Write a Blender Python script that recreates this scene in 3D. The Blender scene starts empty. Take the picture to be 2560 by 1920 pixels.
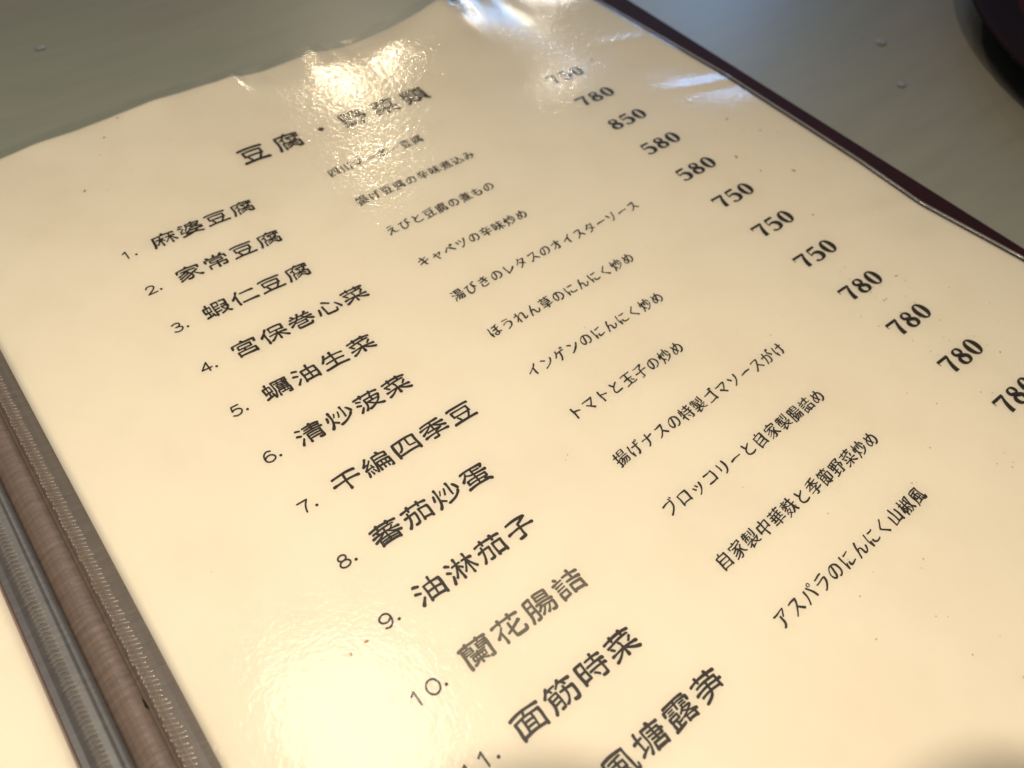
import bpy, bmesh, math, random
import numpy as np
from mathutils import Matrix, Vector
from mathutils.geometry import delaunay_2d_cdt

# ---------------------------------------------------------------- scale
S = 0.0137          # one printed row of the menu is 13.7 mm; everything below is laid out in rows
sc = bpy.context.scene
col = sc.collection

# ---------------------------------------------------------------- camera
R = np.array([[0.78230291, -0.62049099, 0.05470921],
              [-0.46166964, -0.6365364, -0.61780463],
              [0.4181666, 0.45805277, -0.78442613]])
CAM = np.array([-1.68763957, -11.54590666, 9.61640167])
cd = bpy.data.cameras.new('camera')
cam = bpy.data.objects.new('camera', cd)
col.objects.link(cam)
right, up, back = R[0], -R[1], -R[2]
cam.matrix_world = Matrix(((right[0], up[0], back[0], CAM[0]*S),
                           (right[1], up[1], back[1], CAM[1]*S),
                           (right[2], up[2], back[2], CAM[2]*S), (0, 0, 0, 1)))
cd.sensor_fit = 'HORIZONTAL'
cd.sensor_width = 36
cd.lens = 1998.6/2560*36
cd.clip_start = 0.005
cd.clip_end = 50
cd.dof.use_dof = True
cd.dof.focus_distance = 11.3*S
cd.dof.aperture_fstop = 18.0
sc.camera = cam

# ---------------------------------------------------------------- waviness of the page (used by the lamps' aim as well)
def sm(x):
    x = np.clip(x, 0, 1)
    return x*x*(3-2*x)

def prof(U, Z, k):
    u = np.linspace(-18, 15, 1651)
    z = np.interp(u, U, Z)
    g = np.exp(-np.linspace(-2, 2, k)**2)
    return u, np.convolve(np.pad(z, k//2, 'edge'), g/g.sum(), 'valid')
# slow rise of the top edge, and the small puckers right at the edge
SLOW = prof([-16, -2.4, -1, 1, 3, 4.5, 6.5, 7.5, 8.9, 10.4, 11.6, 13], [0, -.02, 0, .11, .16, .10, .02, .06, .30, .11, .13, .12], 51)
PUCK = prof([-16, -1.2, -.3, .4, 1.1, 2.0, 2.6, 3.3, 3.72, 3.9, 4.4, 5.3, 5.6, 5.9, 6.4, 8.4, 9.0, 9.4, 10.5, 13], [0, 0, .05, .01, .02, .07, .03, .02, .05, -.02, -.05, .03, .06, .0, -.03, .04, .14, .03, 0, 0], 13)

def height(u, v):
    """height of the paper above the level z=0, in rows"""
    u = np.asarray(u, float); v = np.asarray(v, float)
    t = sm((v-.2)/3.7)
    z = np.interp(u, *SLOW)*t
    z = z+np.interp(u, *PUCK)*sm((v-2.7)/1.2)**2
    e = sm((u-11.0)/1.9)
    z = z+e*(.035*np.sin(1.15*v+.8)+.02*np.sin(2.3*v+2.0))
    for (ua, va, k, a, wd) in ((10.7, -1.40, -.25, .022, .16), (10.3, -6.4, -.22, .026, .17), (11.4, -4.7, -.2, .014, .15), (10.6, .9, -.3, .012, .2)):
        z = z+a*np.exp(-((v-va-k*(u-ua))/wd)**2)*sm((u-ua)/1.4)
    z = z+.010*np.sin(.9*u+.5*v)+.008*np.sin(.55*u-.8*v+1.3)
    z = z-.02*sm((-1.6-u)/.9)
    return z

# ---------------------------------------------------------------- world and lamps (an indoor, lamp-lit close-up)
w = bpy.data.worlds.new('World')
sc.world = w
w.use_nodes = True
w.node_tree.nodes['Background'].inputs[0].default_value = (0.62, 0.74, 0.82, 1)
w.node_tree.nodes['Background'].inputs[1].default_value = 0.08

def area(name, loc, target, size, power, colour, size_y=None):
    d = bpy.data.lights.new(name, 'AREA')
    d.energy = power
    d.color = colour
    if size_y:
        d.shape = 'RECTANGLE'; d.size = size*S; d.size_y = size_y*S
    else:
        d.shape = 'DISK'; d.size = size*S
    o = bpy.data.objects.new(name, d)
    col.objects.link(o)
    o.location = Vector(loc)*S
    o.rotation_euler = (Vector(target)-Vector(loc)).to_track_quat('-Z', 'Y').to_euler()
    return o

def mirror(p, dist):
    """A place that is seen from the camera's side mirrored in the page at point p."""
    e = .15
    zx = (height(p[0]+e, p[1])-height(p[0]-e, p[1]))/(2*e)
    zy = (height(p[0], p[1]+e)-height(p[0], p[1]-e))/(2*e)
    n = np.array([-zx, -zy, 1.0]); n /= np.linalg.norm(n)
    P = np.array([p[0], p[1], float(height(p[0], p[1]))])
    d = P-CAM
    d /= np.linalg.norm(d)
    d = d-2*np.dot(d, n)*n
    return tuple(P+d*dist)

area('ceiling_lamp', (.1, -11.6, 27), (-16, -24, 0), 1.3, 1.50, (1.0, 0.865, 0.66))
area('pendant_lamp', mirror((-1.2, -8.8), 30), (-14, -12, 0), 10.0, .46, (1.0, 0.92, 0.78))
def bearing(p, az, el, dist=150):
    a, e = math.radians(az), math.radians(el)
    return (p[0]+dist*math.cos(e)*math.cos(a), p[1]+dist*math.cos(e)*math.sin(a), dist*math.sin(e))
area('far_pendant_lamp', bearing((8, 2), 61.5, 33.0), (5, 2, 0), 2.8, 2.5, (1.0, 0.82, 0.54))
area('farther_pendant_lamp', bearing((8, 2), 46.0, 27.0), (5, 2, 0), 2.4, 1.2, (1.0, 0.88, 0.68))
area('added_blue_light', bearing((9, 3), 45.5, 23.5), (10, 0, 0), 12, 1.6, (0.16, 0.48, 1.0), 9)  # second blue source, added so the fold near the top edge reflects blue
area('window_light', bearing((12, 0), 36, 22), (10, 0, 0), 18, 2.4, (0.26, 0.52, 1.0), 12)

sc.view_settings.view_transform = 'Standard'
sc.view_settings.look = 'None'
sc.view_settings.exposure = 0.0
sc.view_settings.gamma = 1.0

# ---------------------------------------------------------------- materials
class NT:
    def __init__(s, name):
        s.m = bpy.data.materials.new(name)
        s.m.use_nodes = True
        s.t = s.m.node_tree
        s.t.nodes.clear()
        s.out = s.n('ShaderNodeOutputMaterial')
    def n(s, typ, **kw):
        x = s.t.nodes.new(typ)
        for k, v in kw.items():
            setattr(x, k, v)
        return x
    def l(s, a, ao, b, bi):
        s.t.links.new(a.outputs[ao], b.inputs[bi])
    def bsdf(s, colour=(.8, .8, .8), rough=.5, **kw):
        b = s.n('ShaderNodeBsdfPrincipled')
        b.inputs['Base Color'].default_value = (*colour, 1)
        b.inputs['Roughness'].default_value = rough
        for k, v in kw.items():
            b.inputs[k].default_value = v
        s.l(b, 0, s.out, 'Surface')
        return b
    def coord(s, scale=(1, 1, 1), rot=(0, 0, 0)):
        c = s.n('ShaderNodeTexCoord')
        m = s.n('ShaderNodeMapping')
        m.inputs['Scale'].default_value = scale
        m.inputs['Rotation'].default_value = rot
        s.l(c, 'Object', m, 'Vector')
        return m
    def noise(s, scale, detail=2, rough=.5, cs=(1, 1, 1), rot=(0, 0, 0)):
        n = s.n('ShaderNodeTexNoise')
        n.inputs['Scale'].default_value = scale
        n.inputs['Detail'].default_value = detail
        n.inputs['Roughness'].default_value = rough
        s.l(s.coord(cs, rot), 0, n, 'Vector')
        return n
    def ramp(s, src, so, stops):
        r = s.n('ShaderNodeValToRGB')
        while len(r.color_ramp.elements) < len(stops):
            r.color_ramp.elements.new(.5)
        for e, (p, c) in zip(r.color_ramp.elements, stops):
            e.position = p
            e.color = (*c, 1)
        s.l(src, so, r, 0)
        return r
    def bump(s, src, so, strength, dist, prev=None):
        b = s.n('ShaderNodeBump')
        b.inputs['Strength'].default_value = strength
        b.inputs['Distance'].default_value = dist
        s.l(src, so, b, 'Height')
        if prev:
            s.l(prev, 0, b, 'Normal')
        return b

def paper_material():
    k = NT('cream_paper')
    b = k.bsdf((.84, .775, .655), .62, **{'Specular IOR Level': .3})
    n = k.noise(9, 5, .6)
    r = k.ramp(n, 'Fac', [(.3, (.775, .705, .59)), (.52, (.83, .77, .66)), (.75, (.84, .77, .65))])
    n2 = k.noise(75, 6, .62)
    r2 = k.ramp(n2, 'Fac', [(.32, (.975, .968, .955)), (.5, (.994, .994, .99)), (.7, (1.0, 1.0, 1.0))])
    mx = k.n('ShaderNodeMixRGB', blend_type='MULTIPLY'); mx.inputs[0].default_value = 1
    k.l(r, 0, mx, 1); k.l(r2, 0, mx, 2); k.l(mx, 0, b, 'Base Color')
    f = k.noise(2600, 3, .6)
    k.l(k.bump(f, 'Fac', .25, .00003), 0, b, 'Normal')
    return k.m

def film_material():
    k = NT('clear_vinyl_film')
    tr = k.n('ShaderNodeBsdfTransparent')
    tr.inputs[0].default_value = (.985, .98, .97, 1)
    gl = k.n('ShaderNodeBsdfGlossy', distribution='GGX')
    rv = k.noise(40, 4, .65)
    rm = k.n('ShaderNodeMapRange')
    for i_, v_ in ((1, .3), (2, .7), (3, .09), (4, .15)):
        rm.inputs[i_].default_value = v_
    k.l(rv, 'Fac', rm, 0); k.l(rm, 0, gl, 'Roughness')
    gl2 = k.n('ShaderNodeBsdfGlossy', distribution='GGX')
    gl2.inputs['Roughness'].default_value = .36
    fr = k.n('ShaderNodeFresnel')
    fr.inputs['IOR'].default_value = 1.5
    fine = k.noise(1500, 1, .45)
    mid = k.noise(600, 1, .5)
    b1 = k.bump(fine, 'Fac', 1.0, .000032)
    b2 = k.bump(mid, 'Fac', 1.0, .000055, b1)
    for x in (gl, gl2, fr):
        k.l(b2, 0, x, 'Normal')
    g = k.n('ShaderNodeMixShader'); g.inputs[0].default_value = .33
    k.l(gl, 0, g, 1); k.l(gl2, 0, g, 2)
    m = k.n('ShaderNodeMixShader')
    k.l(fr, 0, m, 0); k.l(tr, 0, m, 1); k.l(g, 0, m, 2)
    k.l(m, 0, k.out, 'Surface')
    return k.m

def strip_material(name, a, b_, rough=.4):
    """milky vinyl seam: soft streaks along and across the strip"""
    k = NT(name)
    b = k.bsdf(a, rough, **{'Coat Weight': .25, 'Coat Roughness': .3})
    n = k.noise(95, 6, .7, (1, 11, 1))
    r = k.ramp(n, 'Fac', [(.3, a), (.72, b_)])
    k.l(r, 0, b, 'Base Color')
    f = k.noise(900, 2, .5, (1, 3, 1))
    k.l(k.bump(f, 'Fac', .4, .00008), 0, b, 'Normal')
    return k.m

def table_material():
    k = NT('greenish_laminate')
    b = k.bsdf((.30, .29, .25), .42, **{'Coat Weight': .25, 'Coat Roughness': .3})
    n = k.noise(26, 4, .55, (1, 7, 1), (0, 0, math.radians(-40)))
    n2 = k.noise(5, 2, .5)
    r = k.ramp(n, 'Fac', [(.3, (.315, .30, .25)), (.5, (.335, .318, .265)), (.72, (.35, .33, .275))])
    r2 = k.ramp(n2, 'Fac', [(.35, (.88, .97, .90)), (.65, (1.0, .96, .93))])
    mx = k.n('ShaderNodeMixRGB', blend_type='MULTIPLY'); mx.inputs[0].default_value = 1
    k.l(r, 0, mx, 1); k.l(r2, 0, mx, 2); k.l(mx, 0, b, 'Base Color')
    return k.m

def plain(name, c, rough, **kw):
    k = NT(name)
    b = k.bsdf(c, rough, **kw)
    n = k.noise(300, 3, .6)
    r = k.ramp(n, 'Fac', [(.3, tuple(v*.82 for v in c)), (.7, tuple(min(1, v*1.15) for v in c))])
    k.l(r, 0, b, 'Base Color')
    k.l(k.bump(n, 'Fac', .3, .0001), 0, b, 'Normal')
    return k.m

M_PAPER = paper_material()
M_FILM = film_material()
M_INK = plain('dark_brown_ink', (.018, .009, .005), .6)
M_INK2 = plain('grey_brown_ink', (.022, .015, .011), .6)
M_INK3 = plain('faded_grey_ink', (.13, .11, .08), .6)
M_STAIN = plain('brown_food_speck', (.42, .24, .12), .5)
M_SMUDGE = plain('tan_grease_speck', (.52, .40, .29), .5)
M_TABLE = table_material()
M_MAROON = plain('dark_maroon_leatherette', (.030, .006, .007), .7, **{'Specular IOR Level': .2})
M_SPINE = strip_material('brown_spine_cloth', (.13, .092, .075), (.22, .16, .13), .65)
M_SEAM = strip_material('milky_vinyl_seam', (.125, .095, .076), (.185, .142, .113), .5)
M_SEAM2 = strip_material('grey_vinyl_seam', (.13, .125, .125), (.19, .18, .175), .5)
M_GREY = strip_material('smoky_vinyl_margin', (.10, .082, .07), (.145, .12, .10), .5)
M_GREY2 = strip_material('dark_vinyl_margin', (.085, .08, .085), (.12, .115, .12), .5)
M_RIDGE = plain('clear_weld_ridge', (.30, .25, .205), .25, **{'Coat Weight': .6, 'Coat Roughness': .12})
M_BEAD = plain('cloudy_glint_bead', (.30, .27, .25), .16, **{'Coat Weight': 1.0, 'Coat Roughness': .12})
M_EDGE = plain('reddish_cut_edge', (.24, .15, .115), .4)
M_SPECK = plain('pale_crumb', (.32, .325, .34), .5)

# ---------------------------------------------------------------- shape of the page
def mesh_obj(name, verts, faces, mat, parent=None, smooth=True):
    me = bpy.data.meshes.new(name)
    me.from_pydata([tuple(float(c)*S for c in p) for p in verts], [], faces)
    me.materials.append(mat)
    if smooth:
        me.polygons.foreach_set('use_smooth', [True]*len(me.polygons))
    me.update()
    o = bpy.data.objects.new(name, me)
    col.objects.link(o)
    if parent:
        o.parent = parent
    return o

def grid(us, vs, f):
    nu, nv = len(us), len(vs)
    U, V = np.meshgrid(us, vs, indexing='ij')
    P = f(U.ravel(), V.ravel())
    F = [(i*nv+j, (i+1)*nv+j, (i+1)*nv+j+1, i*nv+j+1) for i in range(nu-1) for j in range(nv-1)]
    return P, F

def thick(o, t, offset=-1):
    m = o.modifiers.new('thickness', 'SOLIDIFY')
    m.thickness = t*S
    m.offset = offset

def empty(name, loc=(0, 0, 0)):
    o = bpy.data.objects.new(name, None)
    col.objects.link(o)
    o.location = Vector(loc)*S
    return o

def tag(o, label=None, cat=None, group=None, kind=None):
    if label: o['label'] = label
    if cat: o['category'] = cat
    if group: o['group'] = group
    if kind: o['kind'] = kind
    return o

# ---------------------------------------------------------------- table
TZ = -.34
tb = mesh_obj('tabletop', *grid(np.linspace(-60, 60, 13), np.linspace(-40, 60, 11), lambda u, v: np.c_[u, v, 0*u+TZ]), M_TABLE, smooth=False)
thick(tb, 2.0)
tag(tb, 'greenish grey laminate tabletop under the menu', kind='structure')
rnd = random.Random(5)
for (u, v, r, lab) in ((17.92, -2.65, .12, 'pale round crumb on the table, the farther of two specks near the dark dish'),
                       (16.69, -4.1, .11, 'pale oval crumb on the table, the nearer of two specks near the dark dish'),
                       (1.0, 7.94, .10, 'pinkish crumb on the table beyond the top edge of the menu')):
    bm = bmesh.new()
    bmesh.ops.create_icosphere(bm, subdivisions=2, radius=r)
    for vt in bm.verts:
        vt.co *= 1+.25*(rnd.random()-.5)
        vt.co.z *= .3
        vt.co.x *= 1.3
    bmesh.ops.scale(bm, vec=(S, S, S), verts=bm.verts)
    me = bpy.data.meshes.new('crumb'); bm.to_mesh(me); bm.free()
    me.materials.append(M_SPECK)
    o = bpy.data.objects.new('crumb', me); col.objects.link(o)
    o.location = Vector((u, v, TZ+r*.25))*S
    tag(o, lab, 'crumb', 'crumbs on the table')

# ---------------------------------------------------------------- menu
menu = empty('menu', (0, 0, 0))
tag(menu, 'open plastic-sleeved restaurant menu with cream page of tofu and vegetable dishes', 'menu')

# cover boards (dark maroon, peeping out along the right edge)
def slab(name, u0, u1, v0, v1, z0, z1, mat, bev=.06):
    bm = bmesh.new()
    bmesh.ops.create_cube(bm, size=1)
    for p in bm.verts:
        p.co = Vector(((u0+u1)/2+p.co.x*(u1-u0), (v0+v1)/2+p.co.y*(v1-v0), (z0+z1)/2+p.co.z*(z1-z0)))*S
    bmesh.ops.bevel(bm, geom=list(bm.edges), offset=bev*S, segments=3, affect='EDGES', profile=.6)
    me = bpy.data.meshes.new(name); bm.to_mesh(me); bm.free()
    me.materials.append(mat)
    me.polygons.foreach_set('use_smooth', [True]*len(me.polygons))
    o = bpy.data.objects.new(name, me); col.objects.link(o); o.parent = menu
    return o
cv = slab('cover', -3.0, 13.5, -17, 3.5, TZ+.01, TZ+.20, M_MAROON)
for q in cv.data.vertices:
    if q.co.x/S > 10:
        q.co.x += S*.022*(q.co.y/S+6)
tag(cv, 'dark maroon cover board under the printed page')
slab('cover', -18.6, -3.25, -17, 3.5, TZ+.01, TZ+.20, M_MAROON)

VS = np.arange(-16.5, 3.851, .1)
PU = np.concatenate([np.arange(-2.45, 3.3, .1), np.arange(3.3, 6.4, .05), np.arange(6.4, 12.85, .1), [12.85]])
def right_wave(u, v):
    # the page edge wanders a little: where it should be seen at each height of the page
    e = np.interp(v, [-12, -9.2, -7.1, -5.6, -4.1, -1.6, .4, 2.4, 4], [12.9, 12.89, 12.68, 12.80, 12.84, 12.89, 12.80, 12.72, 12.66])
    e = e-1.5*height(12.85+0*v, v)-.05
    return u+np.where(u > 11.2, (u-11.2)/1.65*(e-12.85), 0)
paper = mesh_obj('printed_page', *grid(PU, np.append(VS, 3.85), lambda u, v: np.c_[right_wave(u, v), v, height(u, v)]), M_PAPER, menu)
paper['label'] = 'cream page printed with numbered dishes and prices'
thick(paper, .02)

FU = np.concatenate([np.arange(-2.46, 3.3, .1), np.arange(3.3, 6.4, .05), np.arange(6.4, 12.8, .1), [12.80, 12.83, 12.86, 12.89, 12.91, 12.93]])
def film_h(u, v):
    z = height(u, v)+.035
    t = sm((v-2.2)/1.8)
    z = z+t*t*.018*(np.sin(2.6*u+.6)+.6*np.sin(5.3*u))
    z = z-.028*(np.clip(u-12.78, 0, 1)/.15)**1.6          # lip of the welded edge
    z = z+.07*sm((u-6.9)/.4)*sm((9.6-u)/.6)*sm((v-3.3)/.7)
    return z
film = mesh_obj('plastic_sleeve', *grid(FU, np.append(VS, [3.9, 3.95, 4.0, 4.03]), lambda u, v: np.c_[right_wave(u, v), v, film_h(u, v)]), M_FILM, menu)
film['label'] = 'clear wrinkled plastic film over the printed page'

# bead added along the sleeve's right edge to catch the window's blue glint
V, F = [], []
bv = np.arange(-14, 3.95, .1)
for v_ in bv:
    c_ = (float(right_wave(np.array([12.93]), np.array([v_]))[0]), float(film_h(np.array([12.93]), np.array([v_]))[0]))
    for a in range(8):
        an = 2*math.pi*a/8
        V.append((c_[0]+.034*math.cos(an), v_, c_[1]+.026*math.sin(an)))
for i_ in range(len(bv)-1):
    for a in range(8):
        F.append((i_*8+a, i_*8+(a+1) % 8, i_*8+8+(a+1) % 8, i_*8+8+a))
mesh_obj('glint_bead', V, F, M_BEAD, menu)['label'] = 'thin glossy bead added along the sleeve edge to catch a bright rim'

# left page of the open menu, only its inner margin in view
LU = np.append(np.arange(-18.2, -3.7, .2), -3.655)
def left_z(u, v):
    return .05*sm((-3.6-u)/1.2)+.02+0*u
lp = mesh_obj('facing_page', *grid(LU, VS[::4], lambda u, v: np.c_[u, v, left_z(u, v)]), M_PAPER, menu)
lp['label'] = 'blank inner margin of the facing cream page'
thick(lp, .02)
LF = np.append(np.arange(-18.4, -3.7, .2), [-3.64])
lf = mesh_obj('plastic_sleeve', *grid(LF, VS[::4], lambda u, v: np.c_[u, v, left_z(u, v)+.035]), M_FILM, menu)

# spine: strips across the gap between both pages, each with its own section (u, z)
def strip(name, prof, mat, label=None, wob=0.0, seed=0, dv=.05, parent=menu):
    us = [p[0] for p in prof]; zs = [p[1] for p in prof]
    uu = np.unique(np.concatenate([np.linspace(us[0], us[-1], 15), us]))
    vv = np.arange(-16.5, 3.8, dv)
    rr = np.random.RandomState(seed)
    ph = rr.rand(6)*6.28
    def f(u, v):
        z = np.interp(u, us, zs)
        c = np.sin(np.pi*(u-us[0])/(us[-1]-us[0]))
        z = z+wob*c*(np.sin(17*v+ph[0]+3*u)+np.sin(41*v+ph[1])+np.sin(67*v+ph[2]-2*u))/3
        return np.c_[u, v, z]
    o = mesh_obj(name, *grid(uu, vv, f), mat, parent)
    if label:
        o['label'] = label
    return o
strip('sleeve_margin', [(-2.605, .012), (-2.54, .0), (-2.44, -.03)], M_GREY, 'smoky grey margin of the sleeve beside the printed page')
seam_r = strip('weld_seam', [(-2.78, .0), (-2.75, .025), (-2.68, .035), (-2.605, .012)], M_SEAM, 'brownish welded seam beside the printed page')
strip('spine', [(-3.20, -.15), (-3.17, -.10), (-3.10, -.045), (-3.02, -.01), (-2.96, .0), (-2.90, -.015), (-2.85, -.05), (-2.815, -.09)], M_SPINE, 'brown rolled spine with fine cross creases', .006, 3, .0125)
strip('welt', [(-2.832, -.04), (-2.822, .0), (-2.80, .018), (-2.787, .0), (-2.778, -.02)], M_SEAM)
strip('welt', [(-3.262, .03), (-3.245, .052), (-3.228, .04), (-3.215, .05), (-3.20, .0), (-3.19, -.08)], M_SEAM2)
seam_l = strip('weld_seam', [(-3.50, .02), (-3.47, .05), (-3.36, .09), (-3.28, .08), (-3.258, .02)], M_SEAM2, 'bluish grey welded seam beside the facing page')
strip('sleeve_margin', [(-3.63, .0), (-3.56, -.01), (-3.498, .02)], M_GREY2, 'dark grey margin of the sleeve beside the facing page')
strip('cut_edge', [(-3.662, .03), (-3.648, .066), (-3.634, .064), (-3.625, .01)], M_EDGE, 'thin reddish cut edge of the facing page')
# base cloth below the spine
slab('spine_lining', -3.70, -2.40, -16.5, 3.6, TZ+.02, -.16, M_SPINE, .02)

def bar(V, F, a, b, w, h):
    """low ridge from a to b (u, v, z)"""
    a = np.array(a, float); b = np.array(b, float)
    d = b-a; n = np.array([-d[1], d[0], 0]); n /= np.linalg.norm(n)
    i = len(V)
    for p, ww in ((a, w*.6), ((a+b)/2, w), (b, w*.6)):
        V += [p-n*ww/2, p+np.array([0, 0, h]), p+n*ww/2]
    for k in (0, 3):
        F += [(i+k, i+k+3, i+k+4, i+k+1), (i+k+1, i+k+4, i+k+5, i+k+2)]

def ridges(parent, ua, za, ub, zb, skew, seed, loop):
    V, F = [], []
    rr = random.Random(seed)
    v = -16.4
    while v < 3.7:
        j = (rr.random()-.5)*.012
        ea, eb = (rr.random()-.5)*.03, (rr.random()-.5)*.04
        um = (ua+ub)/2; zm = max(za, zb)+.002
        w = .014+.006*rr.random()
        bar(V, F, (ua+ea, v+j, za), (um, v+skew/2+j, zm), w, .012)
        bar(V, F, (um, v+skew/2+j, zm), (ub+eb, v+skew+j, zb), w, .012)
        if loop:
            bar(V, F, (ua+ea, v+j, za), (ua+ea+.012, v+.03, za+.004), .016, .014)
        v += .066+(rr.random()-.5)*.008
    o = mesh_obj('weld_ridges', V, F, M_RIDGE, parent)
    o['kind'] = 'stuff'
    return o
ridges(seam_r, -2.755, .022, -2.61, .014, -.055, 1, True)
ridges(seam_l, -3.485, .040, -3.335, .086, -.03, 2, False)

# ---------------------------------------------------------------- lettering
_tc = bpy.data.curves.new('glyph', 'FONT')
_to = bpy.data.objects.new('glyph', _tc)
col.objects.link(_to)
_cache = {}

def glyph_outline(ch):
    """outline loops of a character in em units, densely and evenly sampled"""
    if ch in _cache:
        return _cache[ch]
    _tc.body = ch
    dg = bpy.context.evaluated_depsgraph_get()
    dg.update()
    cu = _to.evaluated_get(dg).to_curve(dg)
    loops = []
    for sp in cu.splines:
        bp = sp.bezier_points
        pts = []
        n = len(bp)
        for i in range(n):
            a, b = bp[i], bp[(i+1) % n]
            p0, p1, p2, p3 = (np.array(q[:2]) for q in (a.co, a.handle_right, b.handle_left, b.co))
            L = np.linalg.norm(p3-p0)
            k = max(1, int(L/.012))
            t = np.linspace(0, 1, k, endpoint=False)[:, None]
            pts.append((1-t)**3*p0+3*(1-t)**2*t*p1+3*(1-t)*t*t*p2+t**3*p3)
        loops.append(np.concatenate(pts))
    _to.to_curve_clear()
    _cache[ch] = loops
    return loops

def area2(p):
    x, y = p[:, 0], p[:, 1]
    return .5*np.sum(x*np.roll(y, -1)-np.roll(x, -1)*y)

def styled(ch, w, h, shear=0., ox=0., oy=0., smooth=3, wobble=0., seed=0, brush=0., flare=0., bow=0.):
    """a character's loops, centred on its em box and scaled to w x h, with strokes rounded and thinned or thickened"""
    loops = glyph_outline(ch)
    if not loops:
        return []
    sgn = np.sign(area2(max(loops, key=lambda p: abs(area2(p)))))
    out = []
    rr = np.random.RandomState(seed)
    ph = rr.rand(4)*6.28
    for p in loops:
        p = p-np.array([.5, .38])
        p = p*np.array([w, h])
        d = np.roll(p, -1, 0)-np.roll(p, 1, 0)
        L = np.linalg.norm(d, axis=1, keepdims=True)+1e-9
        nrm = np.c_[d[:, 1], -d[:, 0]]/L*sgn
        for _ in range(2):
            nrm = (np.roll(nrm, 1, 0)+nrm*2+np.roll(nrm, -1, 0))/4
        # brush: a little heavier towards the lower right of the cell
        g = 1+.5*(p[:, :1]/w-p[:, 1:]/h)
        p = p+nrm*np.array([ox, oy])*np.where(np.array([ox, oy]) > 0, g, 1)
        if flare:
            q = np.abs(p/np.array([w, h]))
            p = p+nrm*flare*sm((np.maximum(q[:, :1]*1.05, q[:, 1:])-.27)/.17)
        if brush:
            q = p/np.array([w, h])
            p = p+nrm*brush*(np.sin(7*q[:, :1]+ph[2])+np.sin(8*q[:, 1:]-5*q[:, :1]+ph[3]))/2
        for _ in range(smooth):
            p = (np.roll(p, 1, 0)+p*2+np.roll(p, -1, 0))/4
        if bow:
            p = np.c_[p[:, 0], p[:, 1]+bow*h*(.5-(2*p[:, 0]/w)**2)]
        if wobble:
            p = p+wobble*np.c_[np.sin(9*p[:, 1]/h+ph[0]), np.sin(8*p[:, 0]/w+ph[1])]
        if shear:
            p = np.c_[p[:, 0], p[:, 1]+shear*p[:, 0]]
        out.append(p)
    return out

def loops_to_tris(loops):
    vs, es = [], []
    for p in loops:
        i = len(vs); n = len(p)
        vs += [Vector((float(a), float(b))) for a, b in p]
        es += [(i+k, i+(k+1) % n) for k in range(n)]
    r = delaunay_2d_cdt(vs, es, [], 0, 1e-6, False)
    A = np.array([tuple(q) for q in r[0]])
    T = np.array([tuple(f) for f in r[2] if len(f) == 3])
    c = A[T].mean(axis=1)
    wn = np.zeros(len(c), int)          # winding number of every triangle's centre
    for p in loops:
        q = np.roll(p, -1, 0)
        x0, y0, x1, y1 = p[:, 0], p[:, 1], q[:, 0], q[:, 1]
        cy = c[:, 1:2]
        hit = (y0 <= cy) != (y1 <= cy)
        with np.errstate(divide='ignore', invalid='ignore'):
            xc = x0+(cy-y0)*(x1-x0)/(y1-y0)
        wn += (hit & (xc > c[:, :1])).astype(int) @ np.sign(y1-y0).astype(int)
    return A, [tuple(int(k) for k in f) for f in T[wn != 0]]

LIFT = .008
def print_obj(name, V, F, mat, label, zs=None):
    u, v = V[:, 0], V[:, 1]
    z = height(u, v)+LIFT+(0 if zs is None else zs)
    o = mesh_obj(name, np.c_[u, v, z], F, mat, paper, smooth=False)
    o['label'] = label
    return o

def text_line(name, chars, u0, v0, pitch, w, h, mat, label, dv=0., **kw):
    V, F, n = [], [], 0
    for i, ch in enumerate(chars):
        a, f = loops_to_tris(styled(ch, w, h, seed=hash_(ch)+i, **kw))
        V.append(a+np.array([u0+i*pitch, v0+dv*i]))
        F += [tuple(k+n for k in q) for q in f]
        n += len(a)
    return print_obj(name, np.concatenate(V), F, mat, label)

def hash_(ch):
    return ord(ch) % 9973

# strokes drawn with a pen: a list of strokes, each a list of (x, y, width)
def catmull(pts, n=7):
    P = np.array(pts, float)
    closed = np.allclose(P[0], P[-1])
    if closed:
        Q = np.vstack([P[-2], P, P[1]])
    else:
        Q = np.vstack([2*P[0]-P[1], P, 2*P[-1]-P[-2]])
    out = []
    for i in range(1, len(Q)-2):
        t = np.linspace(0, 1, n, endpoint=False)[:, None]
        a, b, c, d = Q[i-1], Q[i], Q[i+1], Q[i+2]
        out.append(.5*((2*b)+(-a+c)*t+(2*a-5*b+4*c-d)*t*t+(-a+3*b-3*c+d)*t**3))
    out.append(P[-1:])
    return np.vstack(out)

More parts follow.
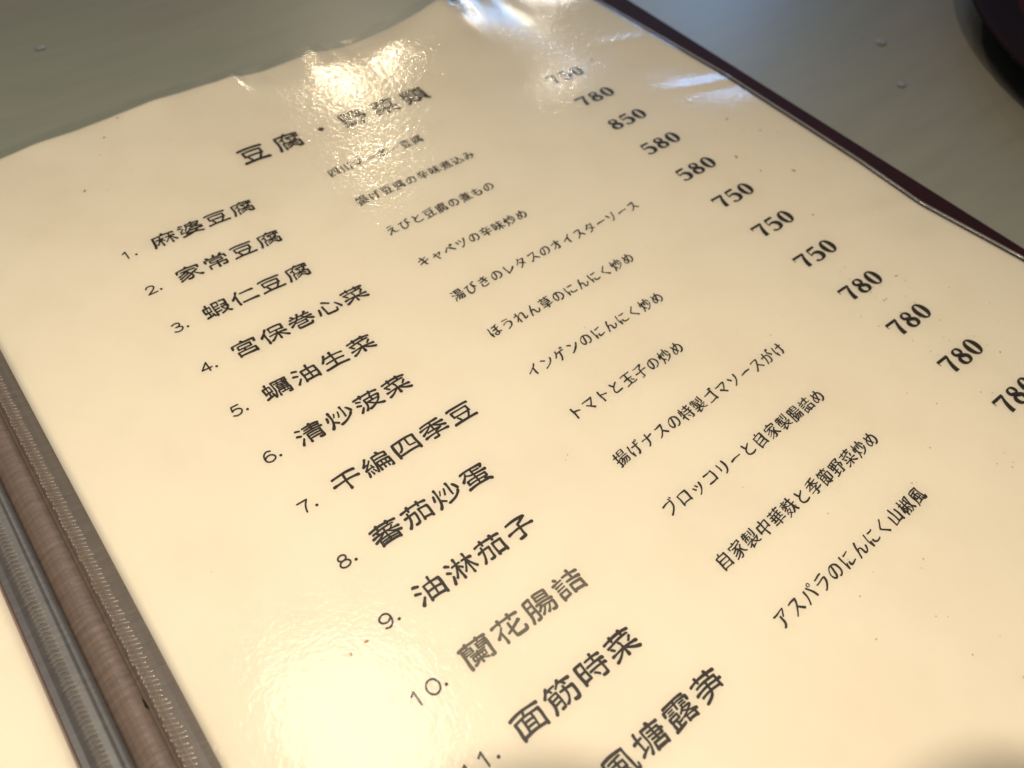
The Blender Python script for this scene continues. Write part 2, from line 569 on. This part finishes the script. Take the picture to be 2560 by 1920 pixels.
def pen(strokes, V, F, Z, z0=0., curve=True, cap=True):
    for s in strokes:
        straight = s[0] == 'L'
        P = np.array(s[1:] if straight else s, float)
        if not straight and len(P) > 2:
            P = catmull(P)
        xy, w = P[:, :2], P[:, 2]
        d = np.gradient(xy, axis=0)
        if np.allclose(xy[0], xy[-1]):
            d[0] = d[-1] = xy[1]-xy[-2]
        n = np.c_[-d[:, 1], d[:, 0]]
        n /= np.linalg.norm(n, axis=1, keepdims=True)+1e-9
        i = len(V)
        for q, nn, ww in zip(xy, n, w):
            V.append(q+nn*ww/2); V.append(q-nn*ww/2); Z += [z0, z0]
        for k in range(len(xy)-1):
            F.append((i+2*k, i+2*k+1, i+2*k+3, i+2*k+2))
        if cap and not np.allclose(xy[0], xy[-1]):
            for e, nn, ww, sg in ((0, n[0], w[0], -1), (-1, n[-1], w[-1], 1)):
                j = len(V)
                t = np.array([nn[1], -nn[0]])*sg
                m = 7
                for a in np.linspace(0, math.pi, m):
                    V.append(xy[e]+nn*ww/2*math.cos(a)+t*ww/2*math.sin(a)); Z.append(z0)
                F.append(tuple(range(j, j+m)) if sg*1 > 0 else tuple(range(j+m-1, j-1, -1)))
        z0 += .0006
    return z0

def ring(cx, cy, rx, ry, wv, wh, n=24, start=0.):
    """closed ring; wv is the pen width where it runs vertically, wh where horizontally"""
    P = []
    for k in range(n+1):
        a = start+2*math.pi*k/n
        P.append((cx+rx*math.cos(a), cy+ry*math.sin(a), wh+(wv-wh)*abs(math.cos(a))**1.6))
    return P

m = .026   # monoline weight of the numbering, in rows
def mono(pts): return [(x, y, m) for x, y in pts]
NUM = {  # wide rounded numerals, height 1 -> scaled; drawn in a cell 0..1
 '1': [['L', (.22, .78, m), (.52, .98, m)], ['L', (.52, .98, m), (.52, .02, m)]],
 '2': [mono([(.10, .78), (.25, .96), (.50, 1.0), (.78, .90), (.84, .70), (.66, .45), (.30, .18), (.08, .02)]), ['L', (.08, .02, m), (.92, .02, m)]],
 '3': [mono([(.12, .90), (.40, 1.0), (.74, .92), (.78, .70), (.56, .55), (.36, .53)]), mono([(.36, .53), (.72, .48), (.90, .28), (.72, .04), (.38, -.02), (.08, .10)])],
 '4': [['L', (.70, .98, m), (.06, .30, m)], ['L', (.06, .30, m), (.96, .30, m)], ['L', (.70, .98, m), (.70, .0, m)]],
 '5': [['L', (.86, .98, m), (.24, .98, m)], ['L', (.24, .98, m), (.14, .52, m)], mono([(.14, .52), (.44, .64), (.80, .54), (.90, .28), (.70, .04), (.36, -.02), (.06, .10)])],
 '6': [mono([(.80, .92), (.50, 1.0), (.20, .82), (.08, .46), (.16, .12), (.48, -.02), (.84, .10), (.92, .32), (.76, .54), (.46, .60), (.20, .50), (.09, .36)])],
 '7': [['L', (.08, .98, m), (.90, .98, m)], mono([(.90, .98), (.62, .60), (.48, .28), (.42, .0)])],
 '8': [ring(.50, .76, .32, .23, m, m), ring(.50, .26, .41, .27, m, m)],
 '9': [mono([(.20, .06), (.50, -.02), (.80, .16), (.92, .52), (.84, .86), (.52, 1.0), (.16, .88), (.08, .66), (.24, .44), (.54, .38), (.80, .48), (.91, .62)])],
 '0': [ring(.50, .49, .47, .50, m, m)],
}
def scaled(strokes, x, y, w, h):
    out = []
    for s in strokes:
        if s[0] == 'L':
            out.append(['L']+[(x+a*w, y+b*h, c) for a, b, c in s[1:]])
        else:
            out.append([(x+a*w, y+b*h, c) for a, b, c in s])
    return out

def number(n, row):
    V, F, Z = [], [], []
    s = str(n)
    wd, ht, pit = .17, .185, .222
    base = -row+1-.03
    x = -.215-(len(s)-1)*pit
    z = 0
    for c in s:
        z = pen(scaled(NUM[c], x, base, wd, ht), V, F, Z, z)
        x += pit
    # full stop: a small disc
    i = len(V)
    for a in np.linspace(0, 2*math.pi, 14, endpoint=False):
        V.append(np.array([.022*math.cos(a)+.01, base+.02+.022*math.sin(a)])); Z.append(0)
    F.append(tuple(range(i, i+14)))
    return print_obj('dish_number', np.array(V), F, M_INK, 'dish number %s' % s, np.array(Z))

T, t_ = .088, .026   # thick and thin of the bold serif prices, in rows
PRICE = {
 '7': [['L', (.04, .93, .052), (.92, .93, .052)], ['L', (.045, .95, .014), (.045, .72, .012)], [(.88, .93, .03), (.72, .72, .055), (.58, .42, .080), (.52, .18, .094), (.52, .04, .096)]],
 '5': [['L', (.22, .93, .055), (.82, .95, .050)], ['L', (.20, .95, .026), (.16, .50, .024)], [(.16, .52, .022), (.36, .60, .034), (.62, .56, .072), (.78, .40, .102), (.76, .18, .092), (.56, .04, .045), (.32, .02, .034), (.14, .10, .052), (.12, .16, .056)]],
 '8': [ring(.50, .755, .25, .205, .068, .026), ring(.50, .27, .31, .245, .088, .03), [(.28, .66, .06), (.50, .53, .088), (.72, .40, .07)]],
 '0': [ring(.50, .49, .30, .465, .100, .026, 28)],
}
def price(n, row):
    V, F, Z = [], [], []
    z = 0
    x = 9.295
    pit = .338
    for c in str(n):
        z = pen(scaled(PRICE[c], x, -row+1+.02, .315, .33), V, F, Z, z, cap=False)
        x += pit
    return print_obj('price', np.array(V), F, M_INK2, 'price %d' % n, np.array(Z))

NAMES = ['麻婆豆腐', '家常豆腐', '蝦仁豆腐', '宮保巻心菜', '蠣油生菜', '清炒菠菜', '干編四季豆', '蕃茄炒蛋', '油淋茄子', '蘭花腸詰', '面筋時菜', '避風塘露芛']
JP = ['四川マーボー豆腐', '揚げ豆腐の辛味煮込み', 'えびと豆腐の煮もの', 'キャベツの辛味炒め', '湯びきのレタスのオイスターソース', 'ほうれん草のにんにく炒め',
      'インゲンのにんにく炒め', 'トマトと玉子の炒め', '揚げナスの特製ゴマソースがけ', 'ブロッコリーと自家製腸詰め', '自家製中華麩と季節野菜炒め', 'アスパラのにんにく山椒風']
PR = [750, 780, 850, 580, 580, 750, 750, 750, 780, 780, 780, 780]

text_line('page_heading', '豆腐・野菜類', 2.88, 1.36, .738, .60, .50, M_INK, 'page heading in large characters', ox=.0, oy=.008, flare=.012, bow=.05, smooth=4)
for r in range(12):
    row = r+1
    number(row, row)
    v = -r+.08
    text_line('dish_name', NAMES[r], .53, v, .4885, .46, .345, M_INK3 if row == 10 else M_INK, ('faded grey' if row == 10 else 'dish name in') + ' wide black characters, row %d' % row if row != 10 else 'dish name in faded grey characters, row 10', ox=-.0005, oy=.0045, flare=.0075, bow=.05, smooth=4, wobble=.003, brush=.003)
    text_line('dish_description', JP[r], 3.875, v, .2702, .248, .262, M_INK2, 'Japanese dish description in brush script, row %d' % row, shear=.12, ox=.005, oy=.001, smooth=3, wobble=.004, brush=.0035)
    price(PR[r], row)
bpy.data.objects.remove(_to); bpy.data.curves.remove(_tc)

# ---------------------------------------------------------------- specks of food on the page
STAINS = [(-.08, 2.06, .035), (10.74, .36, .045), (-.46, -8.01, .030), (-.69, -8.03, .028), (-1.53, -6.07, .010), (11.61, -3.0, .035), (11.9, -3.68, .03),
          (10.76, -4.02, .05), (11.39, -4.99, .045), (10.62, -6.09, .025), (10.83, -4.61, .028), (9.81, -8.28, .022), (9.88, -8.28, .02), (10.52, -8.04, .03),
          (10.42, -10.16, .022), (3.28, -7.42, .012), (8.56, -10.14, .015), (4.93, -11.35, .014), (5.94, -12.78, .010),
          (5.5, -12.12, .012), (5.62, -12.22, .010), (.78, 3.31, .03), (1.22, 3.73, .03), (3.2, -7.47, .010)]
for (u, v, r) in STAINS:
    k = 12
    ph = rnd.random()*6.28
    V = [(u, v)]
    for a in np.linspace(0, 2*math.pi, k, endpoint=False):
        q = .75*r*(1+.3*math.sin(2*a+ph)+.25*(rnd.random()-.5))
        V.append((u+q*math.cos(a), v+q*math.sin(a)))
    F = [(0, 1+i, 1+(i+1) % k) for i in range(k)]
    print_obj('stain', np.array(V), F, M_STAIN, 'small brown stain', -.003)

# fine grease specks in clusters towards the right of the page
Vf, Ff = [], []
for (cu, cv, su, sv, n) in ((9.9, -8.1, .35, .5, 16), (10.4, -9.6, .5, .8, 18), (8.6, -10.6, .7, .9, 16), (11.3, -4.0, .7, 1.2, 14), (5.6, -12.0, .8, 1.0, 16), (1.0, 2.6, 1.2, .8, 10), (6.5, -7.5, 1.6, 2.0, 14)):
    for _ in range(n):
        u = rnd.gauss(cu, su); v = rnd.gauss(cv, sv); r = rnd.uniform(.006, .016)
        i = len(Vf)
        Vf += [(u+r*math.cos(a)*rnd.uniform(.6, 1.4), v+r*math.sin(a)*rnd.uniform(.6, 1.3)) for a in np.linspace(0, 5.3, 7)]
        Ff.append(tuple(range(i, i+7)))
print_obj('grease_specks', np.array(Vf), Ff, M_SMUDGE, 'fine grease specks', -.004)['kind'] = 'stuff'

# black nick beside the spine
nick = mesh_obj('nick', [(-2.835, -7.0, -.02), (-2.815, -7.09, .02), (-2.81, -7.2, .02), (-2.85, -7.12, -.03), (-2.845, -7.05, -.03)], [(0, 1, 2, 3, 4)], M_INK, menu)

# ---------------------------------------------------------------- dark dish at the back right
def lathe(name, prof, mat, parent, n=72):
    V, F = [], []
    for r, z in prof:
        for i in range(n):
            a = 2*math.pi*i/n
            V.append((r*math.cos(a), r*math.sin(a), z))
    for j in range(len(prof)-1):
        for i in range(n):
            F.append((j*n+i, j*n+(i+1) % n, (j+1)*n+(i+1) % n, (j+1)*n+i))
    return mesh_obj(name, V, F, mat, parent)
dish = empty('dish', (25.95, -10.2, TZ))
tag(dish, 'dark maroon round dish out of focus at the far corner of the table', 'dish')
M_LAC = plain('dark_maroon_lacquer', (.014, .004, .005), .8, **{'Specular IOR Level': .15})
M_LAC2 = plain('red_brown_lacquer', (.06, .014, .010), .8, **{'Specular IOR Level': .15})
lathe('dish_wall', [(6.6, .01), (6.8, .12), (7.9, .4), (8.7, .72), (9.0, .88), (9.05, .94), (9.0, .99), (8.8, .98), (8.2, .88), (7.75, .78)], M_LAC, dish)
lathe('dish_inside', [(7.75, .78), (7.3, .62), (6.6, .5), (4.0, .42), (.01, .4)], M_LAC2, dish)

# ---------------------------------------------------------------- the phone that takes the picture and the hands that hold it
# laid out in the phone's own axes: x along its long edge, y up its short edge, z away from the page
PM = Matrix(((right[0], up[0], back[0], CAM[0]*S), (right[1], up[1], back[1], CAM[1]*S), (right[2], up[2], back[2], CAM[2]*S), (0, 0, 0, 1)))
phone = bpy.data.objects.new('phone', None); col.objects.link(phone); phone.matrix_world = PM
tag(phone, 'dark smartphone held level above the menu by two hands', 'phone')
M_PHONE = plain('black_phone_shell', (.02, .02, .022), .3)
M_GLASS = plain('dark_screen_glass', (.01, .01, .012), .1)
def rbox(name, x0, x1, y0, y1, z0, z1, mat, parent, bev):
    bm = bmesh.new()
    bmesh.ops.create_cube(bm, size=1)
    for p in bm.verts:
        p.co = Vector(((x0+x1)/2+p.co.x*(x1-x0), (y0+y1)/2+p.co.y*(y1-y0), (z0+z1)/2+p.co.z*(z1-z0)))*S
    es = [e for e in bm.edges if abs(e.verts[0].co.z-e.verts[1].co.z) > 1e-6]
    bmesh.ops.bevel(bm, geom=es, offset=bev*S, segments=5, affect='EDGES', profile=.5)
    me = bpy.data.meshes.new(name); bm.to_mesh(me); bm.free()
    me.materials.append(mat)
    o = bpy.data.objects.new(name, me); col.objects.link(o); o.parent = parent
    return o
rbox('shell', -1.3, 9.1, -4.4, .95, .12, .66, M_PHONE, phone, .6)
rbox('screen', -1.1, 8.9, -4.2, .75, .665, .70, M_GLASS, phone, .5)
rg = lathe('lens_ring', [(.30, .115), (.30, .06), (.36, .05), (.40, .06), (.40, .115)], M_PHONE, phone, 32)

M_SKIN = plain('skin', (.50, .29, .20), .5)
def hand(name, mirror_x, parent, reach=0., lift=0.):
    """one skinned surface: wrist, palm and five fingers; mirror_x is the x about which the hand is flipped, or None"""
    V, E, Rr = [], [], []
    def chain(pts, start=None):
        prev = start
        for x, y, z, r in pts:
            if mirror_x is not None:
                x = 2*mirror_x-x
            V.append((x*S, y*S, z*S)); Rr.append(r*S)
            if prev is not None:
                E.append((prev, len(V)-1))
            prev = len(V)-1
        return prev
    root = chain([(-4.4, -5.2, 3.0, 1.35)])
    chain([(-6.6, -8.4, 4.6, 1.5), (-9.5, -12.5, 6.5, 1.9)], root)
    palm = chain([(-3.2, -3.2, 2.2, 1.25)], root)
    k = chain([(-2.7, -.4, 1.9, .72)], palm)
    chain([(-1.2+reach*.3, 1.1, 1.4, .64), (.2+reach*.7, 2.0+lift, .9, .60), (1.35+reach, 2.35+lift, .45, .56), (2.0+reach, 1.8+lift, .2, .44)], k)      # index, arched over the top edge
    k = chain([(-3.3, -1.0, 1.2, .72)], palm)
    chain([(-2.7, -.9, -.3, .62), (-1.9, -1.3, -.8, .54), (-1.5, -1.8, -.7, .46)], k)
    k = chain([(-3.6, -2.3, 1.1, .70)], palm)
    chain([(-2.9, -2.3, -.3, .60), (-2.0, -2.6, -.8, .52), (-1.4, -3.0, -.7, .44)], k)
    k = chain([(-3.8, -3.7, 1.3, .64)], palm)
    chain([(-3.1, -3.8, 0, .52), (-2.3, -4.0, -.5, .46), (-1.7, -4.2, -.5, .38)], k)
    k = chain([(-3.2, -4.9, 2.4, .80)], root)
    chain([(-1.9, -4.4, 2.2, .70), (-.4, -3.6, 1.6, .62), (.6, -3.0, 1.25, .52)], k)                       # thumb
    me = bpy.data.meshes.new(name)
    me.from_pydata(V, E, [])
    o = bpy.data.objects.new(name, me); col.objects.link(o)
    me.materials.append(M_SKIN)
    o.modifiers.new('skin', 'SKIN').use_smooth_shade = True
    for i, sv in enumerate(me.skin_vertices[0].data):
        sv.radius = (Rr[i], Rr[i]); sv.use_root = i == 0
    m_ = o.modifiers.new('round', 'SUBSURF'); m_.levels = 2; m_.render_levels = 2
    o.parent = parent
    return o
person = bpy.data.objects.new('person', None); col.objects.link(person); person.matrix_world = PM
tag(person, 'two bare hands holding a smartphone level above the menu', 'person')
hand('left_hand', None, person, 0, -.28)
hand('right_hand', 3.4, person, 1.3, -.22)
